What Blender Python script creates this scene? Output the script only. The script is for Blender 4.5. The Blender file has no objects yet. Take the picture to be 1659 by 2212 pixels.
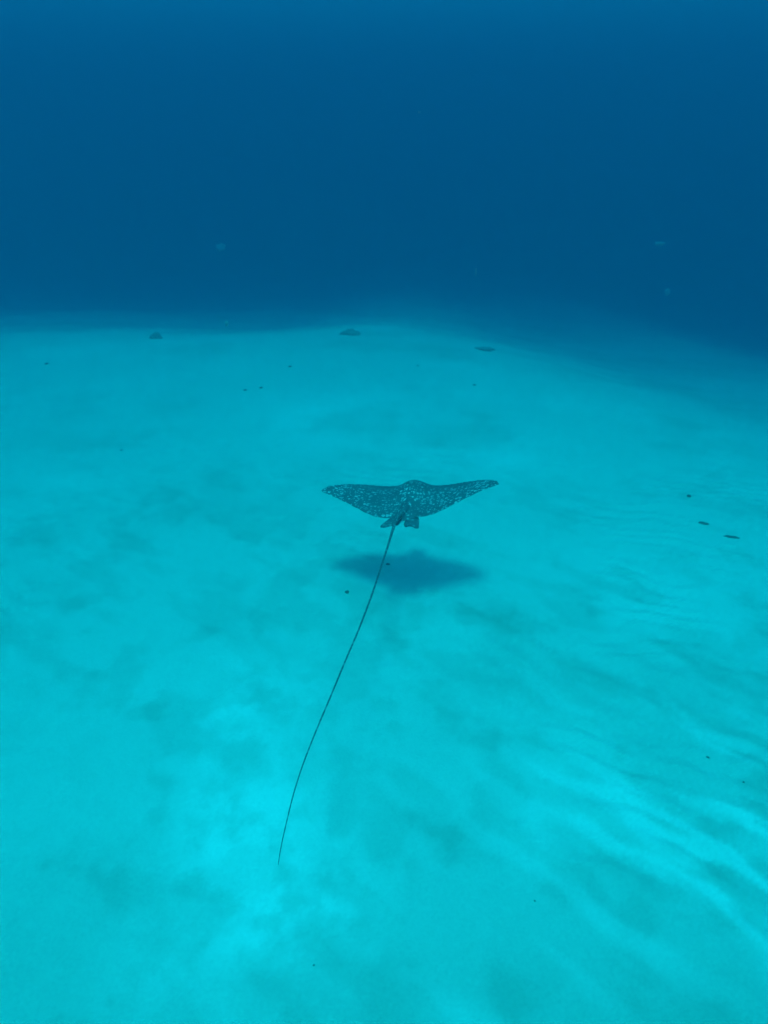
import bpy, bmesh, math, random
import numpy as np
from mathutils import Matrix, Vector, noise as mnoise

sc = bpy.context.scene
col = sc.collection
R = math.radians

# ------------------------------------------------------------------ camera
CAM_H = 3.2                      # metres above the sand
PITCH = R(27.0)                  # looking down
FPX = 1580.0                     # focal length in pixels of a 1659 x 2212 frame
cd = bpy.data.cameras.new("camera")
cam = bpy.data.objects.new("camera", cd)
col.objects.link(cam)
cam.location = (0, 0, CAM_H)
cam.rotation_euler = (math.pi / 2 - PITCH, 0, 0)
cd.sensor_fit = 'VERTICAL'
cd.sensor_height = 24.0
cd.lens = 24.0 * FPX / 2212.0
cd.clip_start = 0.05
cd.clip_end = 2000
sc.camera = cam

# ------------------------------------------------------------------ daylight
SUN_DIR = Vector((0.03, 0.43, -1.0)).normalized()      # direction the light travels under water
w = bpy.data.worlds.new("World")
sc.world = w
w.use_nodes = True
nt = w.node_tree
bg = nt.nodes["Background"]
sky = nt.nodes.new("ShaderNodeTexSky")
sky.sky_type = 'NISHITA'
sky.sun_disc = False
sky.dust_density = 4.0
sky.sun_elevation = math.asin(-SUN_DIR.z)
sky.sun_rotation = math.atan2(-SUN_DIR.x, -SUN_DIR.y)
nt.links.new(sky.outputs[0], bg.inputs[0])
bg.inputs[1].default_value = 0.15
sl = bpy.data.lights.new("sun", 'SUN')
sl.energy = 2.1
sl.angle = R(9.0)                # the rippled surface overhead spreads the sun's disc
sl.color = (1.0, 0.96, 0.90)
sun = bpy.data.objects.new("sun", sl)
col.objects.link(sun)
sun.location = (0, -4, 30)
sun.rotation_euler = SUN_DIR.to_track_quat('-Z', 'Y').to_euler()

sc.view_settings.view_transform = 'Standard'
sc.view_settings.look = 'None'
sc.view_settings.gamma = 1.0
sc.view_settings.exposure = 1.18
sc.render.engine = 'CYCLES'
sc.cycles.volume_bounces = 4
sc.cycles.max_bounces = 8
sc.cycles.use_denoising = True

# water: scattering and absorption per metre (red, green, blue)
SIG_S = (0.014, 0.0215, 0.032)
SIG_A = (0.46, 0.067, 0.0455)
SURFACE_Z = 9.0

# ------------------------------------------------------------------ helpers
def unproj(px, py, plane_z):
    """ground point seen at a pixel of the 1659 x 2212 photograph, on a level plane"""
    fx, fy = (px - 829.5) / FPX, (1106 - py) / FPX
    cp, sp = math.cos(PITCH), math.sin(PITCH)
    d = Vector((fx, cp + fy * sp, -sp + fy * cp))
    t = (plane_z - CAM_H) / d.z
    return Vector((0, 0, CAM_H)) + d * t

def _hash(ix, iy, seed):
    h = (ix.astype(np.int64) * 374761393 + iy.astype(np.int64) * 668265263 + seed * 1442695041) & 0xFFFFFFFF
    h = ((h ^ (h >> 13)) * 1274126177) & 0xFFFFFFFF
    return ((h ^ (h >> 16)) & 0xFFFF) / 65535.0

def vnoise(x, y, seed=0):
    ix, iy = np.floor(x), np.floor(y)
    fx, fy = x - ix, y - iy
    fx = fx ** 3 * (fx * (fx * 6 - 15) + 10)
    fy = fy ** 3 * (fy * (fy * 6 - 15) + 10)
    a, b = _hash(ix, iy, seed), _hash(ix + 1, iy, seed)
    c, d = _hash(ix, iy + 1, seed), _hash(ix + 1, iy + 1, seed)
    return (a * (1 - fx) + b * fx) * (1 - fy) + (c * (1 - fx) + d * fx) * fy

def fbm(x, y, octaves=4, seed=0, gain=0.5):
    t, amp, tot = 0, 1.0, 0
    for k in range(octaves):
        ca, sa = math.cos(k * 1.1 + .3), math.sin(k * 1.1 + .3)
        t = t + amp * vnoise((x * ca - y * sa) * 2 ** k + 17.3 * k, (x * sa + y * ca) * 2 ** k - 9.1 * k, seed + k)
        tot += amp
        amp *= gain
    return t / tot            # 0..1

def sstep(a, b, x):
    t = np.clip((x - a) / (b - a), 0, 1)
    return t * t * (3 - 2 * t)

def material(name):
    m = bpy.data.materials.new(name)
    m.use_nodes = True
    n = m.node_tree.nodes
    return m, n, m.node_tree.links, n["Principled BSDF"]

def tag(o, label=None, cat=None, group=None, kind=None):
    if label: o["label"] = label
    if cat: o["category"] = cat
    if group: o["group"] = group
    if kind: o["kind"] = kind
    return o

def link(name, me, mat=None, parent=None, smooth=True):
    o = bpy.data.objects.new(name, me)
    col.objects.link(o)
    if mat and not me.materials: me.materials.append(mat)
    if smooth: me.polygons.foreach_set("use_smooth", [True] * len(me.polygons))
    if parent: o.parent = parent
    return o

# ------------------------------------------------------------------ seabed
# rim of the sand bank, traced where the sand ends in the photograph
RIM_PX = [(-900, 725), (-300, 730), (0, 730), (200, 738), (420, 737), (620, 727), (740, 716), (840, 703), (930, 700), (1040, 716),
          (1160, 755), (1290, 812), (1420, 868), (1540, 922), (1659, 978), (1800, 1050)]
rim = np.array([unproj(a, b, 0.0)[:2] for a, b in RIM_PX])
rim = np.vstack([[-160, rim[0, 1] + 14], [-50, rim[0, 1] + 3], rim, [9.5, 6.0], [12.0, 2.0], [16, -6], [26, -22], [160, -140]])
order = np.argsort(rim[:, 0])
rim = rim[order]

def rim_y(x):
    y = np.interp(x, rim[:, 0], rim[:, 1])
    for k in (-0.6, 0.6, -1.2, 1.2, -1.8, 1.8):
        y = y + np.interp(x + k, rim[:, 0], rim[:, 1])
    return y / 7

RIP_A, RIP_B = unproj(1230, 1560, 0), unproj(1640, 1760, 0)      # along one ripple crest
rd = Vector((RIP_B.x - RIP_A.x, RIP_B.y - RIP_A.y)).normalized()

def blob(x, y, px, py, rx, ry):
    c = unproj(px, py, 0)
    return np.exp(-(((x - c.x) / rx) ** 2 + ((y - c.y) / ry) ** 2))

def ripple_mask(x, y):
    m = blob(x, y, 1480, 1660, 1.15, .75) + .8 * blob(x, y, 1600, 1880, .7, .5) + .5 * blob(x, y, 1130, 1420, 1.4, .7)
    m = m + .55 * blob(x, y, 1000, 2000, .7, .5) + .35 * blob(x, y, 560, 1560, .6, .8) + .28
    return np.clip(m * (.35 + 1.1 * fbm(x * .9, y * .9, 3, 61)), 0, 1.2)

def seabed_height(x, y):
    n1 = fbm(x * .10 + 3, y * .10, 3, 5) - .5
    n2 = fbm(x * .55, y * .55, 4, 11) - .5
    z = n1 * .35 * sstep(4, 16, np.hypot(x, y - 5)) + n2 * .07
    # current ripples, bending and breaking up
    wx = fbm(x * .8, y * .8, 3, 21) - .5
    a = (x * rd.y - y * rd.x)
    ph = (a + wx * .7) / .26
    crest = .5 + .5 * np.sin(2 * np.pi * ph)
    z = z + ripple_mask(x, y) * .016 * crest * sstep(.30, .65, fbm(x * 1.7 + a, y * 1.7, 3, 33))
    a2 = x * .35 + y * .94 + (fbm(x * 1.3, y * 1.3, 3, 44) - .5) * .6
    z = z + .006 * np.sin(2 * np.pi * a2 / .19) * sstep(.45, .75, fbm(x * .8 + 9, y * .8, 3, 55))
    z = z + (fbm(x * 6, y * 6, 3, 71) - .5) * .008
    # the sand sinks gently towards the viewer
    z = z - .20 * np.logaddexp(0, (3.4 - y) / .6) * .6 - .22 * np.logaddexp(0, (x - y + .4) / .3) * .3 * sstep(6, 0, x) * sstep(5, 2, y)
    # the bank ends: a steep lip on the left, a long slope on the right
    d = y - rim_y(x) + (fbm(x * .5, y * .2, 3, 81) - .5) * .9
    slope = np.interp(x, [-12, -3, 1, 5, 12, 60], [.205, .205, .185, .16, .155, .15])
    soft = np.interp(x, [-12, -1.5, 1, 5, 60], [.45, .5, 1.2, 1.6, 1.6])
    dd = soft * np.logaddexp(0, d / soft)
    drop = slope * dd
    floor = np.interp(x, [-60, -6, 0, 6, 60], [14, 14, 12, 14, 20])
    z = z - floor * (1 - np.exp(-drop / floor))
    return z

def axis(lo, hi, c, fine, n):
    # fine spacing near c, growing away from it
    t = np.linspace(-1, 1, n)
    k = 5.2
    s = np.sinh(k * t) / math.sinh(k)
    return np.where(s < 0, c + s * (c - lo), c + s * (hi - c))

def make_seabed():
    fx = np.concatenate([np.linspace(-3.2, 3.2, 300)])
    gx = 3.2 + np.cumsum(.022 * 1.045 ** np.arange(1, 130))
    gx = gx[gx < 150]
    xs = np.concatenate([-gx[::-1], fx, gx])
    fy = np.linspace(.4, 7.0, 300)
    gy = 7.0 + np.cumsum(.023 * 1.028 ** np.arange(1, 260)); gy = gy[gy < 150]
    by = .4 - np.cumsum(.03 * 1.09 ** np.arange(1, 90)); by = by[by > -150][::-1]
    ys = np.concatenate([by, fy, gy])
    X, Y = np.meshgrid(xs, ys)
    Z = seabed_height(X, Y)
    nx, ny = len(xs), len(ys)
    co = np.stack([X, Y, Z], -1).reshape(-1, 3)
    i = (np.arange(ny - 1)[:, None] * nx + np.arange(nx - 1)[None]).ravel()
    q = np.stack([i, i + 1, i + nx + 1, i + nx], -1)
    me = bpy.data.meshes.new("seabed")
    me.vertices.add(len(co)); me.vertices.foreach_set("co", co.ravel())
    me.loops.add(q.size); me.loops.foreach_set("vertex_index", q.ravel())
    me.polygons.add(len(q))
    me.polygons.foreach_set("loop_start", np.arange(0, q.size, 4))
    me.update(calc_edges=True)
    # how pale the sand is: soft broken patches, and streaks along the ripples
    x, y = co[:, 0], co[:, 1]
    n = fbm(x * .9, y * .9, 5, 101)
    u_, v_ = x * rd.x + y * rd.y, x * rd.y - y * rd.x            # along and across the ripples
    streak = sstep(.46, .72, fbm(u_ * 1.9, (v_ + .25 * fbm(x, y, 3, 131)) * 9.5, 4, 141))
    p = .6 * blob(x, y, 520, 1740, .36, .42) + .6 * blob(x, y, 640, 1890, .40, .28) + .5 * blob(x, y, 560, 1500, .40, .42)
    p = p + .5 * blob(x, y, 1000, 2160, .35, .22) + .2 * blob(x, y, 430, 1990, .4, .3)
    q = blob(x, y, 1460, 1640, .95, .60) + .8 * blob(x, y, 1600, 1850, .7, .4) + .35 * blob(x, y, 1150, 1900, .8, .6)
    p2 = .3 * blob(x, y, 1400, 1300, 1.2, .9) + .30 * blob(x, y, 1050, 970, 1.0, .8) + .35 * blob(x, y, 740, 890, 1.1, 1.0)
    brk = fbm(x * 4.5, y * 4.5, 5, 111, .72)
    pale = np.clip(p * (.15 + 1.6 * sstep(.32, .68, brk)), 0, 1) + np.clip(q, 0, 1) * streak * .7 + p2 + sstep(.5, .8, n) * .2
    film_dim = sstep(.48, .80, fbm(x * .75 + 40, y * .75, 5, 121, .58)) * .45
    film_dim = film_dim + .42 * sstep(.54, .74, fbm(u_ * 1.6, v_ * 3.6, 4, 151)) * sstep(9, 5, y)
    film_dim = film_dim + .38 * sstep(.56, .72, fbm(x * 2.6 + 7, y * 2.6, 4, 171, .6)) * sstep(10, 5, y)
    film_dim = film_dim + .75 * sstep(3.2, 1.2, y) * sstep(.3, .62, fbm(x * 1.1 + 5, y * 1.1, 4, 161))  # dimming of the near sand towards the viewer, painted into its colour
    film_dim = film_dim + .9 * blob(x, y, 1640, 2210, .45, .30)  # darker lower-right corner of the view, also painted into the sand colour
    film_dim = np.clip(film_dim * (1 - .8 * np.clip(p + q * streak, 0, 1)), 0, 1)
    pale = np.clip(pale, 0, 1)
    at = me.attributes.new("paleness", 'FLOAT', 'POINT'); at.data.foreach_set("value", pale.astype(np.float32))
    at = me.attributes.new("film_dim", 'FLOAT', 'POINT'); at.data.foreach_set("value", film_dim.astype(np.float32))
    m, n_, l, b = material("pale coral sand")
    a1 = n_.new("ShaderNodeAttribute"); a1.attribute_name = "paleness"
    a2 = n_.new("ShaderNodeAttribute"); a2.attribute_name = "film_dim"
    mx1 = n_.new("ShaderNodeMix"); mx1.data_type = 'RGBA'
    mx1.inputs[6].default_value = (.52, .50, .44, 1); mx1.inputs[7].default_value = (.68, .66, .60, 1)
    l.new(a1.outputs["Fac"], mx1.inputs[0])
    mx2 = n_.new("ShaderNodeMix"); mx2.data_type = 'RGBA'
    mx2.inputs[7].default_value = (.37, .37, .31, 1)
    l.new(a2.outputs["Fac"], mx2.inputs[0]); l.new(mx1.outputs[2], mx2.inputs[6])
    tc = n_.new("ShaderNodeTexCoord")
    g = n_.new("ShaderNodeTexNoise"); g.inputs["Scale"].default_value = 60; g.inputs["Detail"].default_value = 6
    l.new(tc.outputs["Object"], g.inputs["Vector"])
    gr = n_.new("ShaderNodeMapRange"); gr.inputs[1].default_value = .3; gr.inputs[2].default_value = .7
    gr.inputs[3].default_value = .95; gr.inputs[4].default_value = 1.05
    l.new(g.outputs[0], gr.inputs[0])
    mul = n_.new("ShaderNodeVectorMath"); mul.operation = 'SCALE'
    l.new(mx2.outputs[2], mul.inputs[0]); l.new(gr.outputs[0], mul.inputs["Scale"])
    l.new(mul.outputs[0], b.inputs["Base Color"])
    b.inputs["Roughness"].default_value = .95
    b.inputs["Specular IOR Level"].default_value = .1
    bp = n_.new("ShaderNodeBump"); bp.inputs["Strength"].default_value = .2; bp.inputs["Distance"].default_value = .01
    l.new(g.outputs[0], bp.inputs["Height"]); l.new(bp.outputs[0], b.inputs["Normal"])
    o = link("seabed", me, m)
    tag(o, "pale rippled sand bank falling away into deep blue water", "seabed", kind="structure")
    return o, float(co[:, 2].min())

seabed, low_z = make_seabed()

def ground_z(x, y):
    return float(seabed_height(np.array([x]), np.array([y]))[0])

# ------------------------------------------------------------------ the eagle ray
RAY_POS = Vector((0.2100, 4.9208, 0.8255))
RAY_YAW, RAY_PITCH, RAY_ROLL = R(-12), R(2.87), R(-3.77)
RAY_ROT = Matrix.Rotation(RAY_YAW, 4, 'Z') @ Matrix.Rotation(RAY_PITCH, 4, 'X') @ Matrix.Rotation(RAY_ROLL, 4, 'Y')
RAY_M = Matrix.Translation(RAY_POS) @ RAY_ROT
KS = np.array([.0, .10, .18, .265, .35, .44, .53, .60, .64, .655])
KL = np.array([.185, .175, .158, .143, .125, .09, .035, -.03, -.095, -.15])
KT = np.array([-.325, -.33, -.335, -.31, -.27, -.23, -.20, -.18, -.165, -.15])
WING = {-1: (-.1458, .3961, -.1585, -.0602), 1: (-.0299, .3992, -.1744, -.1654)}

def smooth_interp(x, xs, ys):
    # Catmull-Rom style monotone-ish cubic through the knots
    m = np.gradient(ys, xs)
    i = np.clip(np.searchsorted(xs, x) - 1, 0, len(xs) - 2)
    h = xs[i + 1] - xs[i]
    t = (x - xs[i]) / h
    return ((2 * t ** 3 - 3 * t ** 2 + 1) * ys[i] + (t ** 3 - 2 * t ** 2 + t) * h * m[i]
            + (-2 * t ** 3 + 3 * t ** 2) * ys[i + 1] + (t ** 3 - t ** 2) * h * m[i + 1])

def wing_z(x, y, L, T):
    s = np.abs(x); wn = s / .65
    a = np.where(x < 0, WING[-1][0], WING[1][0]); b = np.where(x < 0, WING[-1][1], WING[1][1])
    c = np.where(x < 0, WING[-1][2], WING[1][2]); tw = np.where(x < 0, WING[-1][3], WING[1][3])
    soft = s * s / (s + .05)                                   # no crease along the spine
    z = a * soft / .65 + b * wn ** 2 + c * wn ** 3
    return z + tw * wn * (y - (L + T) / 2)

def shell_from_grids(top, bot):
    """closed mesh from two (n, m, 3) grids that share their border"""
    n, m, _ = top.shape
    bm = bmesh.new()
    tv = [[bm.verts.new(top[i, j]) for j in range(m)] for i in range(n)]
    bv = [[tv[i][j] if i in (0, n - 1) or j in (0, m - 1) else bm.verts.new(bot[i, j]) for j in range(m)] for i in range(n)]
    for i in range(n - 1):
        for j in range(m - 1):
            bm.faces.new((tv[i][j], tv[i + 1][j], tv[i + 1][j + 1], tv[i][j + 1]))
            q = (bv[i][j], bv[i][j + 1], bv[i + 1][j + 1], bv[i + 1][j])
            if len(set(q)) == 4 and set(q) != {tv[i][j], tv[i + 1][j], tv[i + 1][j + 1], tv[i][j + 1]}:
                bm.faces.new(q)
    bmesh.ops.remove_doubles(bm, verts=bm.verts[:], dist=1e-5)
    bmesh.ops.recalc_face_normals(bm, faces=bm.faces[:])
    return bm

def ray_disc():
    n, m = 161, 61
    t = np.linspace(-1, 1, n)
    x = .654 * np.sign(t) * (1 - (1 - np.abs(t)) ** 1.25)
    s = np.abs(x)
    L = smooth_interp(s, KS, KL)
    T = smooth_interp(s, KS, KT)
    # head pushed forward of the wings, with its blunt snout; small notch where it meets them
    L = L + .12 * np.exp(-(s / .088) ** 2.8) + .02 * np.exp(-(s / .15) ** 2)
    T = T - .045 * np.exp(-(s / .05) ** 2)
    L = L + .0022 * np.sin(s * 120) * sstep(.12, .2, s) * sstep(.6, .5, s)          # wavering fin margin
    T = T + .0030 * np.sin(s * 75 + 1) * sstep(.12, .2, s) * sstep(.6, .5, s)
    c = (1 - np.cos(np.linspace(0, math.pi, m))) / 2
    X = np.repeat(x[:, None], m, 1)
    Y = T[:, None] + (L - T)[:, None] * c[None]
    S = np.abs(X)
    base = wing_z(X, Y, L[:, None], T[:, None])
    edge = np.sqrt(np.clip(4 * c * (1 - c), 0, 1))[None]
    prof = np.exp(-((Y - .06) / .24) ** 2)                       # along the body
    body = np.exp(-(S / .105) ** 2)
    headz = np.exp(-(S / .075) ** 2) * np.exp(-((Y - .27) / .085) ** 2)
    ridge = .012 * np.exp(-(S / .02) ** 2) * np.exp(-((Y + .2) / .14) ** 2)
    span = np.clip(1 - (S / .655) ** 2, 0, 1) ** .5
    base = base - .066 * np.exp(-(S / .12) ** 2) * sstep(.05, .30, Y)
    up = edge * (.050 * body * prof + .022 * span + .008 * headz + ridge + .03 * np.exp(-(S / .22) ** 2) * prof)
    dn = edge * (.055 * body * prof + .012 * span + .010 * headz)
    topg = np.stack([X, Y, base + up], -1)
    botg = np.stack([X, Y, base - dn], -1)
    return shell_from_grids(topg, botg), (S, L, T)

def slab(outline, z_mid, thick, name):
    """rounded thin solid from a planform outline (list of x, y), bulging to its middle"""
    bm = bmesh.new()
    o = np.array(outline, float); c = o.mean(0)
    rings = []
    for k, (r, h) in enumerate(((1.0, .0015), (.86, thick * .6), (.5, thick), (.12, thick * 1.05))):
        for sgn in ((1, -1)):
            rings.append((k, sgn, [bm.verts.new((c[0] + (p[0] - c[0]) * r, c[1] + (p[1] - c[1]) * r, z_mid(*(c + (p - c) * r)) + sgn * h)) for p in o]))
    n = len(o)
    top = [q[2] for q in rings if q[1] == 1]; bot = [q[2] for q in rings if q[1] == -1]
    for lev in range(3):
        for i in range(n):
            j = (i + 1) % n
            bm.faces.new((top[lev][i], top[lev][j], top[lev + 1][j], top[lev + 1][i]))
            bm.faces.new((bot[lev][j], bot[lev][i], bot[lev + 1][i], bot[lev + 1][j]))
    for i in range(n):
        j = (i + 1) % n
        bm.faces.new((bot[0][i], bot[0][j], top[0][j], top[0][i]))
    bm.faces.new(top[3]); bm.faces.new(bot[3][::-1])
    bmesh.ops.recalc_face_normals(bm, faces=bm.faces[:])
    return bm

def tube(points, radii, sides=10):
    bm = bmesh.new(); rings = []
    for k, p in enumerate(points):
        a = points[max(k - 1, 0)]; b = points[min(k + 1, len(points) - 1)]
        t = (b - a).normalized()
        n = t.cross(Vector((0, 0, 1)))
        n = n.normalized() if n.length > 1e-4 else Vector((1, 0, 0))
        u = n.cross(t)
        rings.append([bm.verts.new(p + (n * math.cos(2 * math.pi * i / sides) + u * math.sin(2 * math.pi * i / sides)) * radii[k]) for i in range(sides)])
    for r0, r1 in zip(rings, rings[1:]):
        for i in range(sides):
            j = (i + 1) % sides
            bm.faces.new((r0[i], r0[j], r1[j], r1[i]))
    bm.faces.new(rings[0][::-1]); bm.faces.new(rings[-1])
    bmesh.ops.recalc_face_normals(bm, faces=bm.faces[:])
    return bm

def catmull(P, per=10):
    out = []
    Q = [P[0] * 2 - P[1]] + P + [P[-1] * 2 - P[-2]]
    for i in range(1, len(Q) - 2):
        for k in range(per):
            t = k / per
            a, b, c, d = Q[i - 1], Q[i], Q[i + 1], Q[i + 2]
            out.append(.5 * ((2 * b) + (c - a) * t + (2 * a - 5 * b + 4 * c - d) * t * t + (3 * b - a - 3 * c + d) * t ** 3))
    out.append(P[-1])
    return out

def tmp_object(bm, name):
    me = bpy.data.meshes.new(name); bm.to_mesh(me); bm.free()
    o = bpy.data.objects.new(name, me); col.objects.link(o)
    return o

def make_ray():
    disc_bm, _ = ray_disc()
    disc = tmp_object(disc_bm, "ray_body")
    tools = []
    # pelvic fins behind the disc
    fz = lambda x, y: -.006 - .02 * abs(x) - .05 * max(0, -.40 - y)
    lf = [(-.012, -.26), (-.085, -.27), (-.105, -.33), (-.130, -.39), (-.150, -.435), (-.146, -.452), (-.122, -.456), (-.088, -.438), (-.055, -.425), (-.022, -.42), (-.012, -.36)]
    rf = [(-p[0], p[1]) for p in lf]
    rf = [(.012, -.26), (.085, -.27), (.110, -.33), (.118, -.39), (.124, -.435), (.118, -.448), (.098, -.445), (.072, -.425), (.048, -.422), (.028, -.438), (.014, -.42), (.012, -.36)]
    for o_ in (lf, rf):
        def dense(q, k=3):
            r_ = []
            for a, b in zip(q, q[1:] + q[:1]):
                for i in range(k): r_.append((a[0] + (b[0] - a[0]) * i / k, a[1] + (b[1] - a[1]) * i / k))
            return r_
        tools.append(tmp_object(slab(dense(o_), fz, .011, "fin"), "fin_tool"))
    # whip tail: traced in the photograph at the height the ray swims at
    tail_px = [(857, 1122), (849, 1143), (840, 1172), (829, 1207), (806, 1277), (776, 1357), (745, 1430), (711, 1512), (681, 1583), (655, 1650), (635, 1712), (618, 1780), (607, 1830), (601, 1868)]
    inv = RAY_M.inverted()
    pts = [Vector((.008, -.18, .022))]
    for k, (a, b) in enumerate(tail_px):
        pts.append(inv @ unproj(a, b, RAY_POS.z + .008 - .05 * k / 13))
    path = catmull(pts, 10)
    L = [0]
    for a, b in zip(path, path[1:]): L.append(L[-1] + (b - a).length)
    rad = [float(np.interp(q, [0, .12, .22, .32, .5, .9, 1.6, 2.4, L[-1]], [.034, .026, .0165, .0115, .0078, .0062, .0048, .0034, .0018])) for q in L]
    tools.append(tmp_object(tube(path, rad, 10), "tail_tool"))
    # little dorsal fin on the tail root
    dz = lambda x, y: .0
    bm = bmesh.new()
    prof = [(-.30, .025), (-.335, .040), (-.365, .056), (-.385, .058), (-.382, .040), (-.400, .012), (-.30, .0)]
    vs = []
    for sx in (-.004, .004):
        vs.append([bm.verts.new((sx * (1 if z < .05 else .4), y, z)) for y, z in prof])
    bm.faces.new(vs[0]); bm.faces.new(vs[1][::-1])
    for i in range(len(prof)):
        j = (i + 1) % len(prof)
        bm.faces.new((vs[0][j], vs[0][i], vs[1][i], vs[1][j]))
    bmesh.ops.recalc_face_normals(bm, faces=bm.faces[:])
    tools.append(tmp_object(bm, "dorsal_tool"))
    for k, t in enumerate(tools):
        md = disc.modifiers.new("u%d" % k, 'BOOLEAN')
        md.operation = 'UNION'; md.solver = 'EXACT'; md.object = t
    dg = bpy.context.evaluated_depsgraph_get()
    me = bpy.data.meshes.new_from_object(disc.evaluated_get(dg))
    disc.modifiers.clear()
    disc.data = me
    for t in tools:
        md_ = t.data; bpy.data.objects.remove(t); bpy.data.meshes.remove(md_)
    me.name = "ray_body"
    # pigment attributes: where the spots are dense, and the white belly
    nv = len(me.vertices)
    co = np.empty(nv * 3); me.vertices.foreach_get("co", co); co = co.reshape(-1, 3)
    no = np.empty(nv * 3); me.vertices.foreach_get("normal", no); no = no.reshape(-1, 3)
    s = np.clip(np.abs(co[:, 0]), 0, .654)
    Lc, Tc = smooth_interp(s, KS, KL), smooth_interp(s, KS, KT)
    c = np.clip((co[:, 1] - Tc) / np.maximum(Lc - Tc, .02), -.3, 1.2)
    tip = sstep(.25, .6, s)
    lead = sstep(.66, .92, c) * (1 - tip * .85)                  # plain band along the leading edge and snout
    dens = (1 - lead) * (.55 + .45 * tip + .35 * np.exp(-(co[:, 0] / .09) ** 2) * np.exp(-((co[:, 1] + .05) / .15) ** 2))
    dens = dens * (1 - sstep(-.34, -.42, co[:, 1]) * .45)
    belly = sstep(-.15, -.5, no[:, 2]) * (co[:, 1] > -.42)
    for nm, a in (("spots", dens), ("belly", belly)):
        at = me.attributes.new(nm, 'FLOAT', 'POINT'); at.data.foreach_set("value", a.astype(np.float32))
    m, n_, l, b = material("spotted ray skin")
    tc = n_.new("ShaderNodeTexCoord")
    flat = n_.new("ShaderNodeVectorMath"); flat.operation = 'MULTIPLY'; flat.inputs[1].default_value = (1, 1, .05)
    l.new(tc.outputs["Object"], flat.inputs[0])
    wv = n_.new("ShaderNodeTexNoise"); wv.inputs["Scale"].default_value = 18; wv.inputs["Detail"].default_value = 2
    l.new(flat.outputs[0], wv.inputs["Vector"])
    wm = n_.new("ShaderNodeVectorMath"); wm.operation = 'MULTIPLY_ADD'
    wm.inputs[1].default_value = (.018, .018, 0)
    l.new(wv.outputs["Color"], wm.inputs[0]); l.new(flat.outputs[0], wm.inputs[2])
    def spots(scale, lo, hi):
        v = n_.new("ShaderNodeTexVoronoi"); v.inputs["Scale"].default_value = scale
        v.inputs["Randomness"].default_value = .75
        l.new(wm.outputs[0], v.inputs["Vector"])
        sep = n_.new("ShaderNodeSeparateColor"); l.new(v.outputs["Color"], sep.inputs[0])
        rr = n_.new("ShaderNodeMapRange")                        # each spot its own size
        rr.inputs[3].default_value = lo; rr.inputs[4].default_value = hi
        l.new(sep.outputs[0], rr.inputs[0])
        sub = n_.new("ShaderNodeMath"); sub.operation = 'SUBTRACT'
        l.new(rr.outputs[0], sub.inputs[0]); l.new(v.outputs["Distance"], sub.inputs[1])
        ss = n_.new("ShaderNodeMapRange"); ss.inputs[1].default_value = -.02; ss.inputs[2].default_value = .10
        l.new(sub.outputs[0], ss.inputs[0])
        br = n_.new("ShaderNodeMapRange"); br.inputs[3].default_value = .35; br.inputs[4].default_value = 1.0
        l.new(sep.outputs[1], br.inputs[0])
        mb = n_.new("ShaderNodeMath"); mb.operation = 'MULTIPLY'
        l.new(ss.outputs[0], mb.inputs[0]); l.new(br.outputs[0], mb.inputs[1])
        return mb
    s1, s2 = spots(37, .26, .48), spots(62, .10, .42)
    mxs = n_.new("ShaderNodeMath"); mxs.operation = 'MAXIMUM'
    l.new(s1.outputs[0], mxs.inputs[0]); l.new(s2.outputs[0], mxs.inputs[1])
    at = n_.new("ShaderNodeAttribute"); at.attribute_name = "spots"
    ml = n_.new("ShaderNodeMath"); ml.operation = 'MULTIPLY'; ml.use_clamp = True
    l.new(mxs.outputs[0], ml.inputs[0]); l.new(at.outputs["Fac"], ml.inputs[1])
    blot = n_.new("ShaderNodeTexNoise"); blot.inputs["Scale"].default_value = 6; blot.inputs["Detail"].default_value = 4
    l.new(flat.outputs[0], blot.inputs["Vector"])
    bc = n_.new("ShaderNodeMix"); bc.data_type = 'RGBA'
    bc.inputs[6].default_value = (.06, .065, .07, 1); bc.inputs[7].default_value = (.12, .13, .13, 1)
    l.new(blot.outputs[0], bc.inputs[0])
    m1 = n_.new("ShaderNodeMix"); m1.data_type = 'RGBA'; m1.inputs[7].default_value = (.62, .62, .60, 1)
    l.new(ml.outputs[0], m1.inputs[0]); l.new(bc.outputs[2], m1.inputs[6])
    ab = n_.new("ShaderNodeAttribute"); ab.attribute_name = "belly"
    m2 = n_.new("ShaderNodeMix"); m2.data_type = 'RGBA'; m2.inputs[7].default_value = (.70, .70, .68, 1)
    l.new(ab.outputs["Fac"], m2.inputs[0]); l.new(m1.outputs[2], m2.inputs[6])
    l.new(m2.outputs[2], b.inputs["Base Color"])
    b.inputs["Roughness"].default_value = .55
    b.inputs["Specular IOR Level"].default_value = .15
    me.materials.clear(); me.materials.append(m)
    me.polygons.foreach_set("use_smooth", [True] * len(me.polygons))
    me.polygons.foreach_set("material_index", [0] * len(me.polygons))
    disc.name = "spotted_eagle_ray"
    disc.matrix_world = RAY_M
    tag(disc, "dark white-spotted eagle ray gliding above the sand with its long whip tail trailing", "ray")
    # eyes on the sides of the head
    em, en, el, eb = material("ray eye")
    eb.inputs["Base Color"].default_value = (.015, .015, .015, 1); eb.inputs["Roughness"].default_value = .2
    bm = bmesh.new(); bmesh.ops.create_uvsphere(bm, u_segments=12, v_segments=8, radius=.013)
    eme = bpy.data.meshes.new("eye"); bm.to_mesh(eme); bm.free()
    for sx in (-1, 1):
        e = link("eye", eme, em, disc)
        e.location = (sx * .068, .235, -.026)
    return disc

ray = make_ray()

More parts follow.
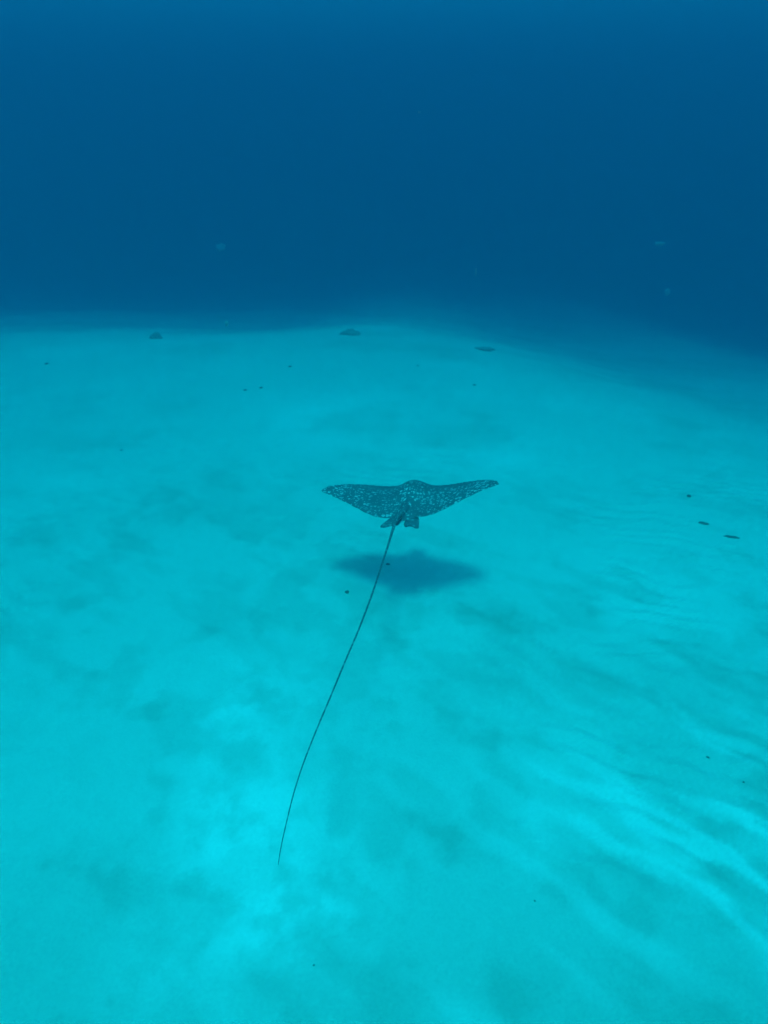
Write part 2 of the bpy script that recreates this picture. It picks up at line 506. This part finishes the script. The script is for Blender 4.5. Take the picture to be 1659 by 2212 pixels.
# ------------------------------------------------------------------ rubble and scraps lying on the sand
def lump_mesh(name, seed, dims, lobes, rough):
    rnd = random.Random(seed)
    bm = bmesh.new()
    for k in range(lobes):
        g = bmesh.ops.create_icosphere(bm, subdivisions=3, radius=1.0)
        ox = 0 if k == 0 else rnd.uniform(-.62, .62); oy = 0 if k == 0 else rnd.uniform(-.5, .5)
        s = rnd.uniform(.75, 1.0) if k == 0 else rnd.uniform(.35, .65)
        hz = rnd.uniform(.7, 1.1)
        for v in g["verts"]:
            p = v.co.copy()
            d = 1 + rough * (mnoise.noise(p * 1.7 + Vector((seed, k, 0))) + .5 * mnoise.noise(p * 4.1 + Vector((k, seed, 3))))
            v.co = Vector(((p.x * d * s + ox) * dims[0], (p.y * d * s + oy) * dims[1], (p.z * d * s * hz + .12) * dims[2]))
    me = bpy.data.meshes.new(name); bm.to_mesh(me); bm.free()
    return me

def dark_material(name, c0, c1, scale):
    m, n_, l, b = material(name)
    tc = n_.new("ShaderNodeTexCoord")
    g = n_.new("ShaderNodeTexNoise"); g.inputs["Scale"].default_value = scale; g.inputs["Detail"].default_value = 5
    l.new(tc.outputs["Object"], g.inputs["Vector"])
    mx = n_.new("ShaderNodeMix"); mx.data_type = 'RGBA'
    mx.inputs[6].default_value = (*c0, 1); mx.inputs[7].default_value = (*c1, 1)
    l.new(g.outputs[0], mx.inputs[0]); l.new(mx.outputs[2], b.inputs["Base Color"])
    b.inputs["Roughness"].default_value = .9; b.inputs["Specular IOR Level"].default_value = .1
    bp = n_.new("ShaderNodeBump"); bp.inputs["Strength"].default_value = .6; bp.inputs["Distance"].default_value = .01
    l.new(g.outputs[0], bp.inputs["Height"]); l.new(bp.outputs[0], b.inputs["Normal"])
    return m

M_RUB = dark_material("algae covered rubble", (.06, .065, .06), (.17, .17, .14), 40)
M_REEF = dark_material("dark coral rock", (.17, .18, .16), (.38, .37, .32), 9)

def put_lump(name, px, py, dims, lobes, seed, label, cat, group=None, rz=0.0, rough=.35, mat=None):
    p = unproj(px, py, 0.0)
    for _ in range(4):
        p = unproj(px, py, ground_z(p.x, p.y))
    me = lump_mesh(name, seed, dims, lobes, rough)
    o = link(name, me, mat or M_RUB)
    o.location = (p.x, p.y, ground_z(p.x, p.y)); o.rotation_euler = (0, 0, rz)
    tag(o, label, cat, group)
    return o

put_lump("rubble_lump", 750, 1280, (.019, .017, .022), 3, 3, "small dark rubble lump on pale sand beside the ray's shadow", "rubble")
put_lump("rubble_lump", 838, 1219, (.020, .016, .012), 2, 7, "tiny dark rubble lump lying inside the ray's shadow", "rubble")
put_lump("coral_mound", 757, 722, (.17, .14, .10), 9, 11, "low dark coral mound on far sand near the drop-off", "coral", rough=.8, mat=M_REEF)
put_lump("coral_mound", 338, 731, (.11, .10, .12), 4, 13, "small upright dark coral lump at the sand bank's far lip", "coral", rough=.8, mat=M_REEF)
put_lump("coral_mound", 1042, 755, (.17, .10, .04), 5, 17, "flat dark coral patch where the far sand fades into blue", "coral", rough=.8, mat=M_REEF)
put_lump("seaweed_scrap", 1519, 1131, (.050, .020, .014), 3, 19, "dark slanting scrap of seaweed on smooth sand", "seaweed", rz=R(-28))
put_lump("seaweed_scrap", 1580, 1160, (.065, .022, .006), 4, 23, "faint wide scrap of seaweed half buried in sand", "seaweed", rz=R(-18))
put_lump("seaweed_scrap", 1529, 1636, (.012, .006, .006), 2, 29, "short dark twig-like scrap on the rippled sand", "seaweed", rz=R(-40))
put_lump("rubble_lump", 530, 843, (.034, .026, .022), 2, 31, "dark rubble lump on the far sand with a fainter one beside it", "rubble")
CRUMB = "tiny dark crumb of rubble lying alone on open sand"
SPECK = [(565, 838, .022, "faint rubble crumb just beside a darker lump on the far sand"), (627, 792, .026, CRUMB), (1025, 832, .026, CRUMB),
         (1606, 1690, .008, "tiny dark crumb on rippled sand beside the short twig-like scrap"), (1155, 1946, .005, CRUMB),
         (678, 2085, .005, "tiny dark crumb on sand just past the tip of the ray's tail"),
         (1488, 1072, .020, "round rubble crumb near the dark slanting seaweed scrap"), (262, 973, .016, CRUMB), (101, 786, .030, CRUMB), (903, 790, .022, CRUMB)]
for k, (a, b, r_, lab) in enumerate(SPECK):
    put_lump("rubble_crumb", a, b, (r_ * 1.2, r_, r_ * .7), 2, 40 + k, lab, "rubble", "rubble crumbs scattered over the sand", rz=k * 1.3)

# ------------------------------------------------------------------ pale flakes drifting in open water
fm, fn, fl_, fb = material("drifting organic flake")
fb.inputs["Base Color"].default_value = (.34, .35, .33, 1); fb.inputs["Roughness"].default_value = .8
def put_flake(px, py, dist, dims, seed, rot, lab):
    cp, sp = math.cos(PITCH), math.sin(PITCH)
    fx, fy = (px - 829.5) / FPX, (1106 - py) / FPX
    d = Vector((fx, cp + fy * sp, -sp + fy * cp))
    o = link("drifting_flake", lump_mesh("drifting_flake", seed, dims, 2, .6), fm)
    o.location = Vector((0, 0, CAM_H)) + d * dist
    o.rotation_euler = rot
    tag(o, lab, "flake", "pale flecks drifting in open water")
FLAKES = [(1425, 527, 19, (.13, .06, .06), "pale sideways fleck above a rounder one in open blue water"),
          (1443, 631, 20, (.07, .05, .12), "pale rounded fleck under a sideways one in open blue water"),
          (1028, 587, 21, (.03, .03, .15), "thin upright pale fleck above the far end of the sand bank"),
          (477, 536, 24, (.26, .13, .16), "largest and faintest pale fleck in the dark blue water"),
          (490, 700, 10, (.025, .02, .045), "small pale fleck hanging just over the sand bank's far lip"),
          (905, 243, 22, (.06, .04, .04), "tiny pale fleck high up in the open blue water")]
for k, (a, b, dist, dims, lab) in enumerate(FLAKES):
    put_flake(a, b, dist, dims, 70 + k, (0, 0, .4 * k), lab)

# ------------------------------------------------------------------ the water itself
bm = bmesh.new()
bmesh.ops.create_cube(bm, size=1.0)
zb = low_z - 1.0
for v in bm.verts:
    v.co = Vector((v.co.x * 320, v.co.y * 320, zb + (v.co.z + .5) * (SURFACE_Z - zb)))
hm = bpy.data.meshes.new("haze"); bm.to_mesh(hm); bm.free()
mw = bpy.data.materials.new("sea water"); mw.use_nodes = True
n_ = mw.node_tree.nodes; n_.clear()
out = n_.new("ShaderNodeOutputMaterial"); pv = n_.new("ShaderNodeVolumePrincipled")
mw.node_tree.links.new(pv.outputs[0], out.inputs["Volume"])
D = .5
cs = [s / D for s in SIG_S]
ab = [max(0.0, 1 - (a / D) / (1 - c)) ** 2 for a, c in zip(SIG_A, cs)]
pv.inputs["Color"].default_value = (*cs, 1)
pv.inputs["Density"].default_value = D
pv.inputs["Anisotropy"].default_value = .6
pv.inputs["Absorption Color"].default_value = (*ab, 1)
hz = link("haze", hm, mw, smooth=False)
tag(hz, "clear blue sea water clouding and colouring the distance", "water", kind="stuff")
